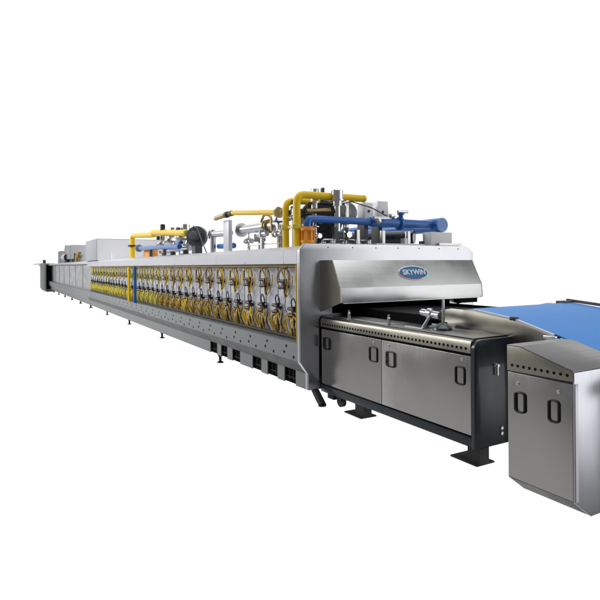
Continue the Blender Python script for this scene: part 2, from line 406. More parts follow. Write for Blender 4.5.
# ================================================================== PLAIN FAR SECTION
far = thing('oven_infeed_section', 'plain mirror-bright stainless oven section without burners, beyond the burner bay', 'oven section', (-29, 4.1, 0))
MB().box(-38.2, XF-.02, 3.0, 5.4, .66, 1.58).build('side_panel', M['farsteel'], far)
b = MB()
for k in range(7): b.box(-22.6-2.2*k, -22.585-2.2*k, 2.992, 3.0, .67, 1.57)
b.build('panel_seams', M['greyframe'], far)
MB().prism([(2.84, 1.60), (2.84, 1.66), (2.93, 1.71), (5.3, 1.71), (5.42, 1.66), (5.42, 1.60)], -44.5, XF-.02, 'x').build('roof', M['pale'], far)
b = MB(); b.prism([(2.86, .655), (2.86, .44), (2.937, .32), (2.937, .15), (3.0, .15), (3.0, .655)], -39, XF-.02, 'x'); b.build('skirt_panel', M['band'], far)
for k, xx in enumerate((-20.9, -23.6, -26.4, -29.2, -32.2, -35.0)):
    q = MB(); q.cyl((xx, 3.04, .02), (xx, 3.04, .2), .03, 8); q.cyl((xx, 3.04, 0), (xx, 3.04, .02), .07, 12); q.build('foot', M['black'], far)
cabn = thing('control_cabinet', 'pale grey-green upright cabinet standing at the far end of the oven line', 'cabinet', (-38.5, 3.0, 0))
MB().box(-40.5, -36.2, 2.66, 3.3, .10, 1.72, .01).build('casing', M['cabinet'], cabn)
MB().box(-36.19, -36.17, 2.72, 3.25, .15, 1.66).build('end_panel', M['void'], cabn)
MB().box(-39.6, -38.9, 2.645, 2.658, 1.52, 1.58).build('nameplate', M['black'], cabn)
MB().box(-40.4, -36.3, 2.72, 3.25, 0, .10).build('plinth', M['greyframe'], cabn)
cov = thing('loading_table', 'thin stainless loading ledge sticking out past the far cabinet', 'ledge', (-44, 3, 1.75))
MB().box(-50, -40.6, 2.75, 3.6, 1.725, 1.775).build('ledge_plate', M['sheet'], cov)
MB().cyl((-41.5, 3.0, 1.776), (-41.5, 3.0, 2.02), .10, 10).build('ledge_post', M['greyframe'], cov)

# exhaust housing
eh = thing('exhaust_housing', 'large white sheet metal box housing standing on the far part of the oven roof', 'housing', (-19.6, 4.1, 1.715))
MB().box(-20.75, -18.42, 2.86, 5.3, 1.717, 2.42, .006).build('casing', M['sheet'], eh)
MB().box(-18.415, -18.40, 2.88, 5.28, 1.72, 2.40).build('end_panel', M['badgewhite'], eh)
MB().box(-18.39, -18.2, 3.3, 4.3, 1.72, 1.95, .01).build('access_box', M['badgewhite'], eh)

# roof top machinery far away
fb = thing('roof_fan', 'small pale blower with a dark blue motor on the roof of the far section', 'blower', (-30, 3.5, 1.71))
b = MB(); b.lathe((-32, 3.35, 2.25), (0, 1, 0), [(0, .05), (0, .42), (.05, .46), (.35, .46), (.4, .42), (.4, .05)], 24); b.box(-33.6, -32.3, 3.35, 3.75, 1.72, 2.3, .02); b.build('volute', M['sheet'], fb)
MB().cyl((-31.6, 3.3, 2.0), (-30.1, 3.3, 2.0), .22, 16).build('motor', M['darkpipe'], fb)
MB().box(-35.4, -34.2, 3.3, 3.8, 1.72, 2.45, .03).build('filter_box', M['sheet'], fb)
fb2 = thing('damper_box', 'tall pale square damper box on the roof beside the small far blower', 'duct box', (-28.5, 3.4, 1.71))
MB().box(-30.2, -28.0, 3.2, 3.9, 1.90, 2.58, .03).build('casing', M['pale'], fb2)
MB().box(-29.6, -28.6, 3.3, 3.8, 1.715, 1.90).build('base', M['greyframe'], fb2)
b = MB(); b.cyl((-26.9, 3.3, 1.72), (-26.9, 3.3, 2.15), .12, 12); b.cyl((-27.2, 3.3, 2.1), (-25.8, 3.3, 2.12), .07, 10); b.lathe((-26.3, 3.25, 2.1), (0, 1, 0), [(0, .1), (0, .2), (.1, .2), (.1, .1)], 16)
t_ = thing('gas_valve_set', 'silver and brass valve set on the roof between the far blower and the white housing', 'valve', (-26.5, 3.3, 1.71)); b.build('valve_body', M['brass'], t_)
MB().box(-26.6, -24.8, 3.4, 3.9, 1.715, 2.05, .02).build('valve_cover', M['pale'], t_)

# far gas train (px 130-205) ------------------------------------------------
g = thing('gas_pipe', 'short yellow gas pipe rising from the middle of the oven roof beside the white housing', 'pipe', (-13.9, 3.0, 1.7), 'yellow gas pipes on the oven roof')
MB().bend([(-13.8, 3.0, 1.70), (-13.8, 3.0, 2.28), (-11.9, 3.05, 2.20)], .062, .12).build('pipe', M['yellow'], g)
MB().lathe((-13.8, 3.0, 2.0), (0, 0, 1), [(0, .11), (.04, .11)], 16).build('flange', M['bronze'], g)
b = MB(); b.lathe((-13.0, 3.25, 1.70), (0, 0, 1), [(0, .08), (.05, .14), (.10, .10), (.14, .15), (.19, .10), (.24, .14), (.27, .08)], 16); b.box(-13.1, -12.5, 3.1, 3.3, 1.72, 1.92, .03)
t_ = thing('gas_filter', 'small orange gas filter at the foot of the far yellow pipe', 'gas filter', (-13.4, 3, 1.7)); b.build('filter_body', M['orange'], t_)
g = thing('air_pipe', 'straight blue air pipe on the middle of the roof in front of silver regulators', 'pipe', (-11.5, 3.0, 1.9), 'blue air pipes on the oven roof')
MB().cyl((-13.1, 3.0, 1.94), (-9.85, 3.0, 1.87), .05, 14).build('pipe', M['blue'], g)
MB().lathe((-13.1, 3.0, 1.94), (-1, 0, 0), [(-.02, .09), (.04, .09), (.05, .05), (.2, .05)], 16).build('end_joint', M['cabinet'], g)
for xx in (-12.0, -10.9): MB().box(xx, xx+.05, 2.97, 3.03, 1.70, 1.9).build('support', M['greyframe'], g)
def regulator(loc, s, lab):
    x, y, z = loc
    t = thing('pressure_regulator', lab, 'regulator', loc, 'silver gas regulators')
    b = MB(); b.lathe((x, y, z+.18*s), (0, 0, 1), [(0, .06*s), (0, .1*s), (.06*s, .17*s), (.1*s, .17*s), (.16*s, .08*s), (.34*s, .08*s), (.36*s, .04*s)], 18)
    b.cyl((x-.22*s, y, z+.12*s), (x+.22*s, y, z+.12*s), .06*s, 12); b.build('regulator_body', M['chrome'], t)
    MB().lathe((x, y, z), (0, 0, 1), [(0, .1*s), (.02*s, .1*s), (.02*s, .05*s), (.16*s, .05*s)], 12).build('stand', M['cast'], t)
    MB().cyl((x, y-.1*s, z+.42*s), (x, y-.16*s, z+.42*s), .05*s, 12).build('gauge', M['black'], t)
regulator((-12.0, 3.3, 1.72), 1.0, 'silver gas regulator behind the far blue pipe, just right of the orange filter')
regulator((-11.3, 3.3, 1.72), 1.15, 'taller silver gas regulator behind the far blue pipe, second from the orange filter')
regulator((-9.95, 3.15, 1.72), 1.1, 'silver gas regulator standing directly left of the dark blower')
g = thing('gas_pipe', 'fat yellow gas pipe lying level above the silver regulators and ending at the dark blower', 'pipe', (-10.6, 3.0, 2.15), 'yellow gas pipes on the oven roof')
MB().cyl((-11.8, 3.0, 2.245), (-9.45, 3.0, 2.10), .06, 16).build('pipe', M['yellow'], g)
MB().lathe((-11.0, 3.0, 2.24), (0, 0, 1), [(0, .05), (.12, .05), (.13, .02)], 12).build('vent_cap', M['black'], g)
MB().lathe((-9.55, 3.0, 2.106), (1, 0, -.06), [(0, .068), (.1, .068), (.13, .05)], 16).build('end_cap', M['palehose'], g)
def blower(loc, R, lab, outlet=True, ax=(1, -.25, 0)):
    x, y, z = loc
    t = thing('blower', lab, 'blower', (x, y, 1.715), 'dark blowers on the oven roof')
    a = Vector(ax).normalized()
    b = MB(); b.lathe(loc, a, [(-R*.35, R*.3), (-R*.35, R*.92), (-R*.28, R), (R*.18, R), (R*.25, R*.92), (R*.25, R*.5), (R*.32, R*.48), (R*.32, R*.1)], 32)
    b.build('volute', M['cast'], t)
    m_ = MB(); m_.lathe(Vector(loc)+a*R*.32, a, [(0, R*.42), (R*.7, R*.42), (R*.75, R*.36), (R*.9, R*.33), (R*.92, R*.1)], 24)
    for k in range(12):
        an = 2*PI*k/12; u = a.orthogonal().normalized(); v = a.cross(u)
        p = Vector(loc)+a*R*.36+(u*math.cos(an)+v*math.sin(an))*R*.44; m_.cyl(p, p+a*R*.6, R*.025, 5)
    m_.build('motor', M['greyframe'], t)
    f = MB(); f.box(x-R*.5, x+R*.5, y-R*.35, y+R*.35, 1.716, max(1.74, z-R*.85)); f.build('plinth', M['cast'], t)
    return t
blower((-9.30, 3.15, 2.03), .19, 'dark grey round blower with finned motor between far yellow pipe end and silver duct', True, (1, -.9, .1))
g = thing('power_cable', 'thin grey cable arching from the dark blower down to the silver duct foot', 'cable', (-8.8, 3.0, 1.72))
MB().tube([(-9.05, 3.0, 2.2), (-8.8, 2.98, 2.16), (-8.6, 2.97, 2.0), (-8.45, 2.97, 1.85), (-8.3, 2.97, 1.72)], .010, 6).build('cable', M['greyframe'], g)

# silver ducts (px 210-285) -------------------------------------------------
d = thing('exhaust_duct', 'thin silver duct with an elbow down to the roof, left of the square white post', 'duct', (-8.2, 3.2, 1.72), 'silver ducts on the oven roof')
MB().cyl((-8.72, 3.2, 2.04), (-7.85, 3.2, 2.02), .052, 18).build('duct_run', M['duct'], d)
MB().bend([(-8.62, 3.2, 1.72), (-8.62, 3.2, 2.1)], .05, .05).build('duct_leg', M['duct'], d)
MB().lathe((-8.68, 3.2, 2.035), (-1, 0, 0), [(-.05, .085), (0, .085), (.01, .05), (.03, .05)], 18).build('clamp', M['steel'], d)
p = thing('square_post', 'flat white square post standing on the oven roof between the two silver ducts', 'post', (-7.76, 3.15, 1.7))
MB().box(-7.84, -7.62, 3.08, 3.14, 1.70, 2.20, .004).build('post', M['pale'], p)
MB().box(-7.90, -7.56, 3.06, 3.20, 1.70, 1.712).build('base_plate', M['pale'], p)
d = thing('exhaust_duct', 'fat silver duct running level from a flange ring to clamps beside the yellow pipes', 'duct', (-6.9, 3.2, 1.9), 'silver ducts on the oven roof')
MB().cyl((-7.50, 3.2, 2.035), (-6.30, 3.2, 2.03), .066, 22).build('duct_run', M['duct'], d)
MB().lathe((-7.42, 3.2, 2.035), (1, 0, 0), [(0, .07), (0, .105), (.025, .105), (.025, .07)], 24).build('flange_ring', M['steel'], d)
MB().lathe((-6.55, 3.2, 2.03), (1, 0, 0), [(0, .07), (0, .092), (.03, .092), (.03, .07), (.08, .07), (.08, .095), (.10, .095), (.10, .07)], 20).build('clamp', M['brass'], d)
MB().bend([(-6.35, 3.2, 2.03), (-6.15, 3.2, 2.06), (-6.10, 3.2, 1.72)], .062, .12).build('elbow', M['duct'], d)
MB().bend([(-6.62, 3.15, 2.10), (-6.5, 3.14, 2.19), (-6.3, 3.14, 2.15), (-6.28, 3.14, 1.95)], .018, .06, 8).build('impulse_line', M['brass'], d)
c = thing('shutoff_valve', 'small pale blue and silver shut-off valve hanging under the end of the fat duct', 'valve', (-6.4, 3.1, 1.85))
b = MB(); b.cyl((-6.56, 3.08, 1.92), (-6.30, 3.08, 1.92), .035, 14); b.lathe((-6.44, 3.08, 1.86), (0, 0, 1), [(0, .03), (.02, .05), (.1, .05), (.13, .02)], 14); b.build('valve_body', M['chrome'], c)
MB().box(-6.5, -6.36, 3.05, 3.08, 1.965, 1.985).build('handle', M['bluecap'], c)
MB().box(-6.47, -6.42, 3.06, 3.10, 1.72, 1.86).build('stand', M['steel'], c)
c = thing('junction_box', 'small grey electric box on a stand under the fat silver duct', 'box', (-6.8, 3.2, 1.72))
MB().box(-6.93, -6.73, 3.18, 3.27, 1.84, 1.95, .008).build('casing', M['greyframe'], c)
MB().box(-6.90, -6.60, 3.17, 3.30, 1.715, 1.73).build('base_plate', M['pale'], c)
MB().box(-6.84, -6.81, 3.2, 3.23, 1.73, 1.84).build('stand', M['steel'], c)
g = thing('air_pipe', 'short blue air pipe low on the roof between silver duct foot and square post', 'pipe', (-8.2, 3.3, 1.8), 'blue air pipes on the oven roof')
MB().cyl((-8.60, 3.3, 1.835), (-7.95, 3.3, 1.825), .045, 14).build('pipe', M['blue'], g)

# near gas train ------------------------------------------------------------
g = thing('gas_pipe', 'long thin yellow gas pipe above the silver ducts with a brass far tip', 'pipe', (-6.6, 3.0, 2.2), 'yellow gas pipes on the oven roof')
MB().cyl((-7.27, 3.0, 2.270), (-5.78, 3.0, 2.145), .034, 14).build('pipe', M['yellow'], g)
MB().cyl((-7.95, 3.0, 2.245), (-7.55, 3.0, 2.262), .036, 12).build('brass_tip', M['brass'], g)
MB().lathe((-7.55, 3.0, 2.262), (1, 0, .02), [(0, .03), (.02, .048), (.1, .048), (.12, .03), (.2, .03), (.2, .042), (.28, .042)], 12).build('valve', M['bronze'], g)
MB().lathe((-5.86, 3.0, 2.151), (1, 0, -.08), [(0, .035), (0, .055), (.03, .07), (.09, .07), (.12, .05), (.2, .05)], 6).build('hex_coupling', M['brass'], g)
g = thing('gas_pipe', 'yellow gas pipe rising at left beside the fat duct and bending over behind its twin', 'pipe', (-5.62, 3.0, 1.7), 'yellow gas pipes on the oven roof')
MB().bend([(-5.63, 3.0, 1.68), (-5.63, 3.0, 2.265), (-5.63, 3.85, 2.30)], .040, .10).build('pipe', M['yellow'], g)
MB().lathe((-5.63, 3.0, 1.93), (0, 0, 1), [(0, .04), (0, .06), (.05, .06), (.05, .04)], 6).build('coupling', M['palehose'], g)
g = thing('gas_pipe', 'tallest yellow gas pipe at the mouth end, rising and bending back across the oven roof', 'pipe', (-5.36, 3.0, 1.7), 'yellow gas pipes on the oven roof')
MB().bend([(-5.36, 3.0, 1.68), (-5.36, 3.0, 2.315), (-5.36, 3.95, 2.315)], .044, .11).build('pipe', M['yellow'], g)
MB().lathe((-5.36, 3.0, 1.92), (0, 0, 1), [(0, .04), (0, .064), (.05, .064), (.05, .04)], 6).build('coupling', M['palehose'], g)
MB().lathe((-5.36, 3.92, 2.315), (0, 1, 0), [(0, .03), (0, .047), (.03, .047), (.05, .03)], 16).build('end_cap', M['yellow'], g)
MB().box(-5.62, -5.37, 2.985, 3.015, 1.935, 1.965).build('cross_link', M['brass'], g)
g = thing('gas_cock', 'dark cock with silver spindle between the long yellow pipe and the dark blower', 'valve', (-5.5, 3.1, 2.1))
b = MB(); b.cyl((-5.72, 3.05, 2.13), (-5.45, 3.12, 2.13), .035, 12); b.lathe((-5.55, 3.08, 2.09), (0, 0, 1), [(0, .04), (.02, .055), (.08, .055), (.12, .02), (.16, .02)], 12); b.build('valve_body', M['greyframe'], g)
b = MB(); b.cyl((-5.40, 3.15, 2.13), (-5.36, 3.45, 2.15), .03, 12); b.build('union', M['brass'], g)
MB().box(-5.60, -5.50, 3.06, 3.10, 2.26, 2.275).build('handle', M['darkpipe'], g)
def small_valve(x, y, z, s, lab, hm='chrome'):
    t = thing('stop_valve', lab, 'valve', (x, y, 1.716), 'small silver stop valves on the oven roof')
    b = MB(); b.cyl((x-.10*s, y, z), (x+.10*s, y, z), .026*s, 12); b.lathe((x, y, z-.03*s), (0, 0, 1), [(0, .035*s), (.06*s, .04*s), (.09*s, .02*s), (.16*s, .014*s)], 14)
    b.lathe((x-.1*s, y, z), (1, 0, 0), [(-.01, .04*s), (.015*s, .04*s), (.016*s, .026*s)], 6); b.lathe((x+.1*s, y, z), (1, 0, 0), [(-.01, .04*s), (.015*s, .04*s)], 6)
    b.build('valve_body', M['chrome'], t)
    w_ = MB(); w_.lathe((x, y, z+.13*s), (0, 0, 1), [(0, .02*s), (0, .055*s), (.015*s, .055*s), (.015*s, .02*s)], 16); w_.build('handwheel', M[hm], t)
    l_ = MB(); l_.cyl((x, y, 1.716), (x, y, z), .014*s+.004, 8); l_.lathe((x, y, 1.716), (0, 0, 1), [(0, .035), (.01, .035)], 10); l_.build('stem', M['steel'], t)
small_valve(-5.50, 3.03, 2.06, .9, 'silver stop valve standing between the twin yellow risers')
small_valve(-5.62, 3.22, 1.95, 1.0, 'silver stop valve with a dark wheel low behind the right yellow riser', 'cast')
small_valve(-6.02, 3.10, 1.90, 1.1, 'silver stop valve with a blue wheel left of the left yellow riser', 'blue')
small_valve(-5.34, 3.24, 1.84, .8, 'small silver stop valve right of the orange filter')
small_valve(-5.32, 3.62, 1.86, 1.0, 'silver stop valve with a dark wheel under the blue pipe beside the tall stanchion', 'cast')
small_valve(-7.20, 3.22, 1.86, 1.0, 'silver stop valve under the far end of the fat silver duct')
small_valve(-10.5, 3.2, 1.95, 1.3, 'silver stop valve under the fat yellow pipe, among the regulators')
def conduit(pts, rad, lab, m):
    t = thing('conduit', lab, 'conduit', pts[0], 'thin conduits on the oven roof')
    MB().bend(pts, rad, .05, 8, 4).build('tube', m, t)
conduit([(-5.45, 3.2, 1.72), (-5.45, 3.2, 2.24), (-5.45, 3.75, 2.24), (-5.45, 3.75, 1.9)], .014, 'thin black conduit looping over the body of the big black blower', M['black'])
conduit([(-5.30, 3.30, 1.73), (-5.30, 3.30, 1.80), (-5.30, 3.95, 1.80), (-5.30, 3.95, 1.73)], .012, 'thin silver conduit lying low in front of the big black blower', M['chrome'])
conduit([(-6.9, 3.1, 1.72), (-6.9, 3.1, 1.79), (-6.0, 3.1, 1.79), (-6.0, 3.1, 1.72)], .012, 'thin steel conduit lying along the roof under the fat silver duct', M['steel'])
conduit([(-5.75, 3.1, 2.14), (-5.75, 3.1, 2.20), (-5.95, 3.1, 2.20), (-6.1, 3.1, 2.07)], .012, 'thin brass impulse line between the long yellow pipe and the fat duct elbow', M['brass'])
conduit([(-5.28, 3.55, 2.22), (-5.28, 3.70, 2.26), (-5.28, 4.0, 2.20), (-5.28, 4.25, 2.10), (-5.28, 4.42, 2.07)], .007, 'thin black cable sagging from the big silver valve to the blue valve', M['black'])
# orange filter
g = thing('gas_filter', 'bright orange ribbed gas filter under the bend of the long blue pipe', 'gas filter', (-5.29, 3.1, 1.74))
b = MB(); b.lathe((-5.27, 3.09, 1.74), (0, 0, 1), [(0, .07), (.02, .085), (.045, .085), (.05, .066), (.15, .066), (.155, .088), (.18, .088), (.185, .06), (.2, .06)], 20)
for k in range(8):
    an = 2*PI*k/8; cx, cy = -5.27+.074*math.cos(an), 3.09+.074*math.sin(an); b.cyl((cx, cy, 1.75), (cx, cy, 1.93), .011, 6)
b.build('filter_body', M['orange'], g)
b = MB(); b.lathe((-5.45, 3.1, 1.74), (0, 0, 1), [(0, .04), (.02, .055), (.04, .03), (.06, .055), (.08, .03), (.1, .055), (.12, .03), (.14, .05)], 14); b.build('side_spring', M['orange'], g)
# blue pipe
g = thing('air_pipe', 'long bright blue air pipe bending up from the orange filter and crossing the oven roof', 'pipe', (-5.29, 4.1, 1.95), 'blue air pipes on the oven roof')
MB().bend([(-5.29, 3.1, 1.92), (-5.29, 3.1, 2.035), (-5.29, 5.0, 2.02)], .043, .09, 18).build('pipe', M['blue'], g)
MB().cyl((-5.29, 3.98, 2.027), (-5.29, 5.04, 2.02), .056, 18).build('wide_pipe', M['blue'], g)
MB().lathe((-5.29, 4.43, 2.022), (0, 1, 0), [(0, .05), (0, .085), (.035, .085), (.035, .05)], 20).build('flange', M['blue'], g)
for yy in (3.72, 4.10, 4.50):
    MB().box(-5.25, -5.20, yy, yy+.045, 1.716, 1.92, .003).build('bracket', M['steel'], g)
g = thing('air_manifold', 'large dark navy manifold pipe with a pale blue end cap pointing at the viewer', 'pipe', (-6.2, 5.0, 2.0))
MB().cyl((-8.6, 5.05, 2.015), (-5.17, 5.05, 2.015), .095, 28).build('manifold_pipe', M['blue'], g)
MB().lathe((-5.17, 5.05, 2.015), (1, 0, 0), [(0, .094), (.012, .094), (.02, .088), (.021, .02)], 32).build('end_cap', M['bluecap'], g)
g = thing('air_manifold', 'black lagged pipe lying on the roof behind and below the bright blue pipe', 'pipe', (-6, 4.3, 1.9))
MB().cyl((-6.4, 4.05, 1.86), (-5.36, 4.75, 1.86), .085, 22).build('lagging', M['darkpaint'], g)
g = thing('valve_handwheel', 'small blue butterfly valve with a silver lever on top of the blue pipe', 'valve', (-5.29, 4.45, 2.1))
b = MB(); b.lathe((-5.27, 4.45, 2.08), (0, 0, 1), [(0, .03), (.05, .03), (.05, .045), (.08, .045)], 14); b.build('valve_neck', M['blue'], g)
b = MB(); b.cyl((-5.27, 4.40, 2.165), (-5.27, 4.56, 2.175), .022, 12); b.cyl((-5.27, 4.28, 2.11), (-5.27, 4.34, 2.12), .03, 12); b.build('lever', M['chrome'], g)
g = thing('pressure_gauge', 'chrome gauge clamped to the blue pipe directly under the right white actuator', 'gauge', (-5.2, 4.05, 2.0))
b = MB(); b.lathe((-5.2, 4.03, 2.035), (1, -.2, -.2), [(0, .02), (0, .035), (.03, .035), (.035, .02)], 16); b.cyl((-5.2, 3.97, 2.07), (-5.2, 4.2, 2.075), .018, 10); b.build('gauge_body', M['chrome'], g)
# actuators
def actuator(y, lab, s=1.0):
    t = thing('damper_actuator', lab, 'actuator', (-5.6, y, 2.1), 'white damper actuators')
    x = -5.38
    b = MB(); b.prism([(x-.16*s, 2.05), (x-.15*s, 2.09+.17*s), (x-.02, 2.10+.18*s), (x, 2.05)], y, y+.14*s, 'y', .006)
    b.build('casing', M['badgewhite'], t)
    MB().lathe((x-.012, y+.07, 2.17), (1, 0, 0), [(-.03, .016), (.012, .016), (.014, .004)], 12).build('knob', M['black'], t)
    MB().box(x-.2, x-.05, y+.03, y+.09, 1.72, 2.10).build('mount', M['cast'], t)
actuator(3.97, 'left, lower white box actuator with a black knob behind the blue pipe')
actuator(4.19, 'right, taller white box actuator with a black knob behind the blue pipe', 1.15)
# big blower
t = thing('blower', 'big black blower with two silver valves behind the start of the bright blue pipe', 'blower', (-5.75, 3.7, 1.715), 'dark blowers on the oven roof')
a = Vector((1, -.55, 0)).normalized(); R = .27; c0 = Vector((-5.66, 3.50, 2.05))
b = MB(); b.lathe(c0, a, [(-.12, .1), (-.12, R*.92), (-.10, R), (.05, R), (.08, R*.92), (.08, R*.5), (.10, R*.48), (.10, .02)], 36)
b.build('volute', M['cast'], t)
MB().prism([(3.45, 1.716), (3.85, 1.716), (3.78, 1.86), (3.52, 1.86)], -5.85, -5.6, 'x').build('plinth', M['cast'], t)
m_ = MB().lathe((-5.52, 3.78, 2.14), a, [(0, .10), (.04, .135), (.10, .135), (.11, .125), (.112, .10), (.125, .10), (.127, .06), (.14, .055), (.15, .01)], 28)
m_.build('motor', M['sheet'], t)
MB().lathe(c0+a*.10, a, [(0, .05), (.03, .05), (.03, .035), (.10, .035)], 16).build('shaft_cover', M['steel'], t)
for (xq, yy, zz, hh, rr) in ((-5.46, 3.30, 2.16, .25, .050), (-5.31, 3.52, 2.20, .19, .075)):
    b = MB(); b.lathe((xq, yy, zz), (0, 0, 1), [(0, rr*.8), (hh*.3, rr*.8), (hh*.3, rr*1.15), (hh*.4, rr*1.15), (hh*.42, rr), (hh*.95, rr), (hh, rr*.85)], 20)
    b.cyl((xq, yy, 1.9), (xq, yy, zz), rr*.5, 12); b.build('solenoid_valve', M['chrome'], t)
MB().box(-5.44, -5.40, 3.37, 3.40, 2.33, 2.42).build('cable_clip', M['black'], t)
g = thing('pipe_stanchion', 'tall thin silver stanchion between the big blower and the left actuator', 'bracket', (-5.36, 3.7, 1.7))
MB().box(-5.36, -5.33, 3.66, 3.70, 1.716, 2.28, .003).build('post', M['steel'], g)
g = thing('roof_fittings', 'cluster of small silver fittings and dark feet on the roof under the big blower', 'fittings', (-5.3, 3.5, 1.72))
b = MB()
for k in range(9):
    yy = 3.28+.085*k+random.uniform(-.03, .03); b.lathe((-5.25+.04*(k % 2), yy, 1.725), (0, 0, 1), [(0, .03), (.02, .03), (.025, .018), (.05+.015*(k % 3), .018)], 10)
b.cyl((-5.27, 3.25, 1.745), (-5.27, 4.0, 1.745), .014, 8); b.build('unions', M['chrome'], g)
b = MB(); b.box(-5.5, -5.3, 3.2, 4.05, 1.716, 1.75); b.box(-5.34, -5.28, 3.46, 3.54, 1.75, 1.95); b.box(-5.34, -5.28, 3.62, 3.66, 1.75, 1.95); b.build('bed', M['cast'], g)
g = thing('cable_tray', 'low silver cable tray with a black plug in front of the black lagged pipe', 'tray', (-5.2, 4.3, 1.72))
b = MB(); b.box(-5.24, -5.16, 3.98, 4.75, 1.743, 1.762); b.box(-5.24, -5.16, 4.42, 4.46, 1.762, 1.83); b.build('tray', M['pale'], g)
b = MB(); b.box(-5.22, -5.18, 4.70, 4.76, 1.763, 1.80); b.build('plug', M['black'], g)
g = thing('terminal_box', 'plain white box under the pale blue end cap on the oven roof', 'box', (-5.2, 5.0, 1.72))
MB().box(-5.26, -5.10, 4.80, 5.16, 1.745, 1.915, .006).build('casing', M['badgewhite'], g)
MB().box(-5.30, -5.07, 4.86, 5.26, 1.739, 1.7445).build('base_plate', M['greyframe'], g)
MB().box(-5.09, -5.06, 4.90, 5.30, 1.745, 1.775).build('edge_bar', M['steel'], g)

# ================================================================== OUTLET STATION
XS0, XS1, YS = -4.985, -2.855, 3.10
st = thing('outlet_station', 'low stainless conveyor station with two cupboard doors on a black skid at the oven mouth', 'conveyor station', (-3.9, 4.1, 0))
MB().box(XS0, XS1, YS+.02, 5.12, .19, .80).build('body', M['cast'], st)
def door(x0, x1, z0, z1, y, parent, hx, hz, mt, hh=.115, dep=.035):
    d = MB().box(x0, x1, y-.018, y, z0, z1, .004).build('door', mt, parent)
    return d
def handle(parent, cx, cz, y, w, h, r=.0085, dep=.032):
    dep = .008; w *= .84; h *= 1.05; r = .0066
    m = MB(); m.bend([(cx-w/2, y, cz-h/2+.0), (cx-w/2, y-dep, cz-h/2), (cx-w/2, y-dep, cz+h/2), (cx-w/2, y, cz+h/2)], r, .001, 8)
    m = MB()
    P = []
    for sx, sz, a0 in ((1, 1, 0), (-1, 1, 90), (-1, -1, 180), (1, -1, 270)):
        c = Vector((cx+sx*(w/2-.02), y-dep, cz+sz*(h/2-.02)))
        P += arc(c, (1, 0, 0), (0, 0, 1), .02, a0, a0+90, 4)
    P.append(P[0]); P.append(P[1])
    m.tube(P, r, 8)
    for sz in (-1, 1): m.cyl((cx-w/2, y-dep, cz+sz*(h/2-.035)), (cx-w/2, y+.001, cz+sz*(h/2-.035)), r, 8)
    m.build('handle', M['black'], parent)
def latch(parent, cx, cz, y):
    m = MB(); m.lathe((cx, y, cz), (0, -1, 0), [(0, .012), (.004, .012), (.005, .007), (.007, .007)], 12); m.build('latch', M['chrome'], parent)
d1 = MB().box(XS0+.01, -3.938, YS-.018, YS, .222, .812, .004).build('door', M['doorsteel'], st)
handle(d1, -4.87, .665, YS-.018, .13, .115); handle(d1, -4.05, .665, YS-.018, .135, .125); latch(d1, -4.05, .775, YS-.018)
d2 = MB().box(-3.930, XS1-.012, YS-.018, YS, .222, .812, .004).build('door', M['doorsteel'], st)
handle(d2, -3.80, .655, YS-.018, .13, .125); handle(d2, -2.97, .655, YS-.018, .105, .125); latch(d2, -3.83, .775, YS-.018); latch(d2, -2.95, .78, YS-.018)
# perforated edge strip: bevelled cover, rounded top
b = MB(); b.prism([(YS-.022, .835), (YS-.022, .90), (YS-.014, .925), (YS+.01, .938), (YS+.36, .939), (YS+.36, .93), (YS+.01, .925), (YS-.008, .835)], XS0, XS1-.01, 'x')
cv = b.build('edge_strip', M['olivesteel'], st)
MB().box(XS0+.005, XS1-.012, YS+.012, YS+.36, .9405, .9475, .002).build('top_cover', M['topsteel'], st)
s = MB(); k = 0
while XS0+.05+k*.046 < XS1-.04:
    xx = XS0+.05+k*.046; s.cyl((xx, YS-.0235, .868), (xx, YS-.012, .868), .0115, 10); k += 1
s.build('vent_holes', M['void'], cv)
MB().box(XS0, XS1-.015, YS-.005, YS+.02, .816, .834).build('shadow_gap', M['void'], st)
MB().box(XS0-.02, XS1, YS-.012, YS+.08, .13, .205, .004).build('skid_rail', M['darkpaint'], st)
MB().box(XS0-.02, XS1, 5.0, 5.1, .13, .205, .004).build('skid_rail', M['darkpaint'], st)
for (x0, x1) in ((-4.42, -4.27), (-2.95, -2.822)):
    for y in (3.12, 5.0):
        q = MB(); q.box(x0+.01, x1-.0, y, y+.1, .012, .13); q.box(x0-.14, x1+.0, y-.03, y+.16, 0, .014, .002); q.build('leg', M['black'], st)
q = MB(); q.lathe((-4.71, 3.14, .075), (0, 1, 0), [(0, .05), (.0, .062), (.04, .062), (.04, .05)], 20); q.box(-4.745, -4.675, 3.13, 3.19, .075, .15); q.build('caster', M['black'], st)
q = MB(); q.box(-4.92, -4.80, 3.12, 3.18, .07, .135); q.build('skid_bracket', M['darkpaint'], st)
# dark end plate with rounded corner
P = [(YS-.024, .127), (YS-.024, .86)] + [(YS+.052-.076*math.cos(math.radians(a)), .86+.078*math.sin(math.radians(a))) for a in range(15, 91, 15)] + [(5.12, .938), (5.12, .127)]
pl = MB().prism(P, XS1-.003, XS1+.03, 'x', .003).build('end_plate', M['darkpaint'], st)
m = MB(); m.lathe((XS1+.03, 3.30, .735), (1, 0, 0), [(0, .022), (.008, .022), (.01, .012), (.03, .012)], 14); m.box(XS1+.045, XS1+.055, 3.295, 3.305, .66, .735); m.build('key_lock', M['chrome'], pl)
m = MB()
for z in (.25, .21): m.lathe((XS1+.03, 3.36, z), (1, 0, 0), [(0, .014), (.01, .014)], 6)
m.build('bolts', M['chrome'], pl)
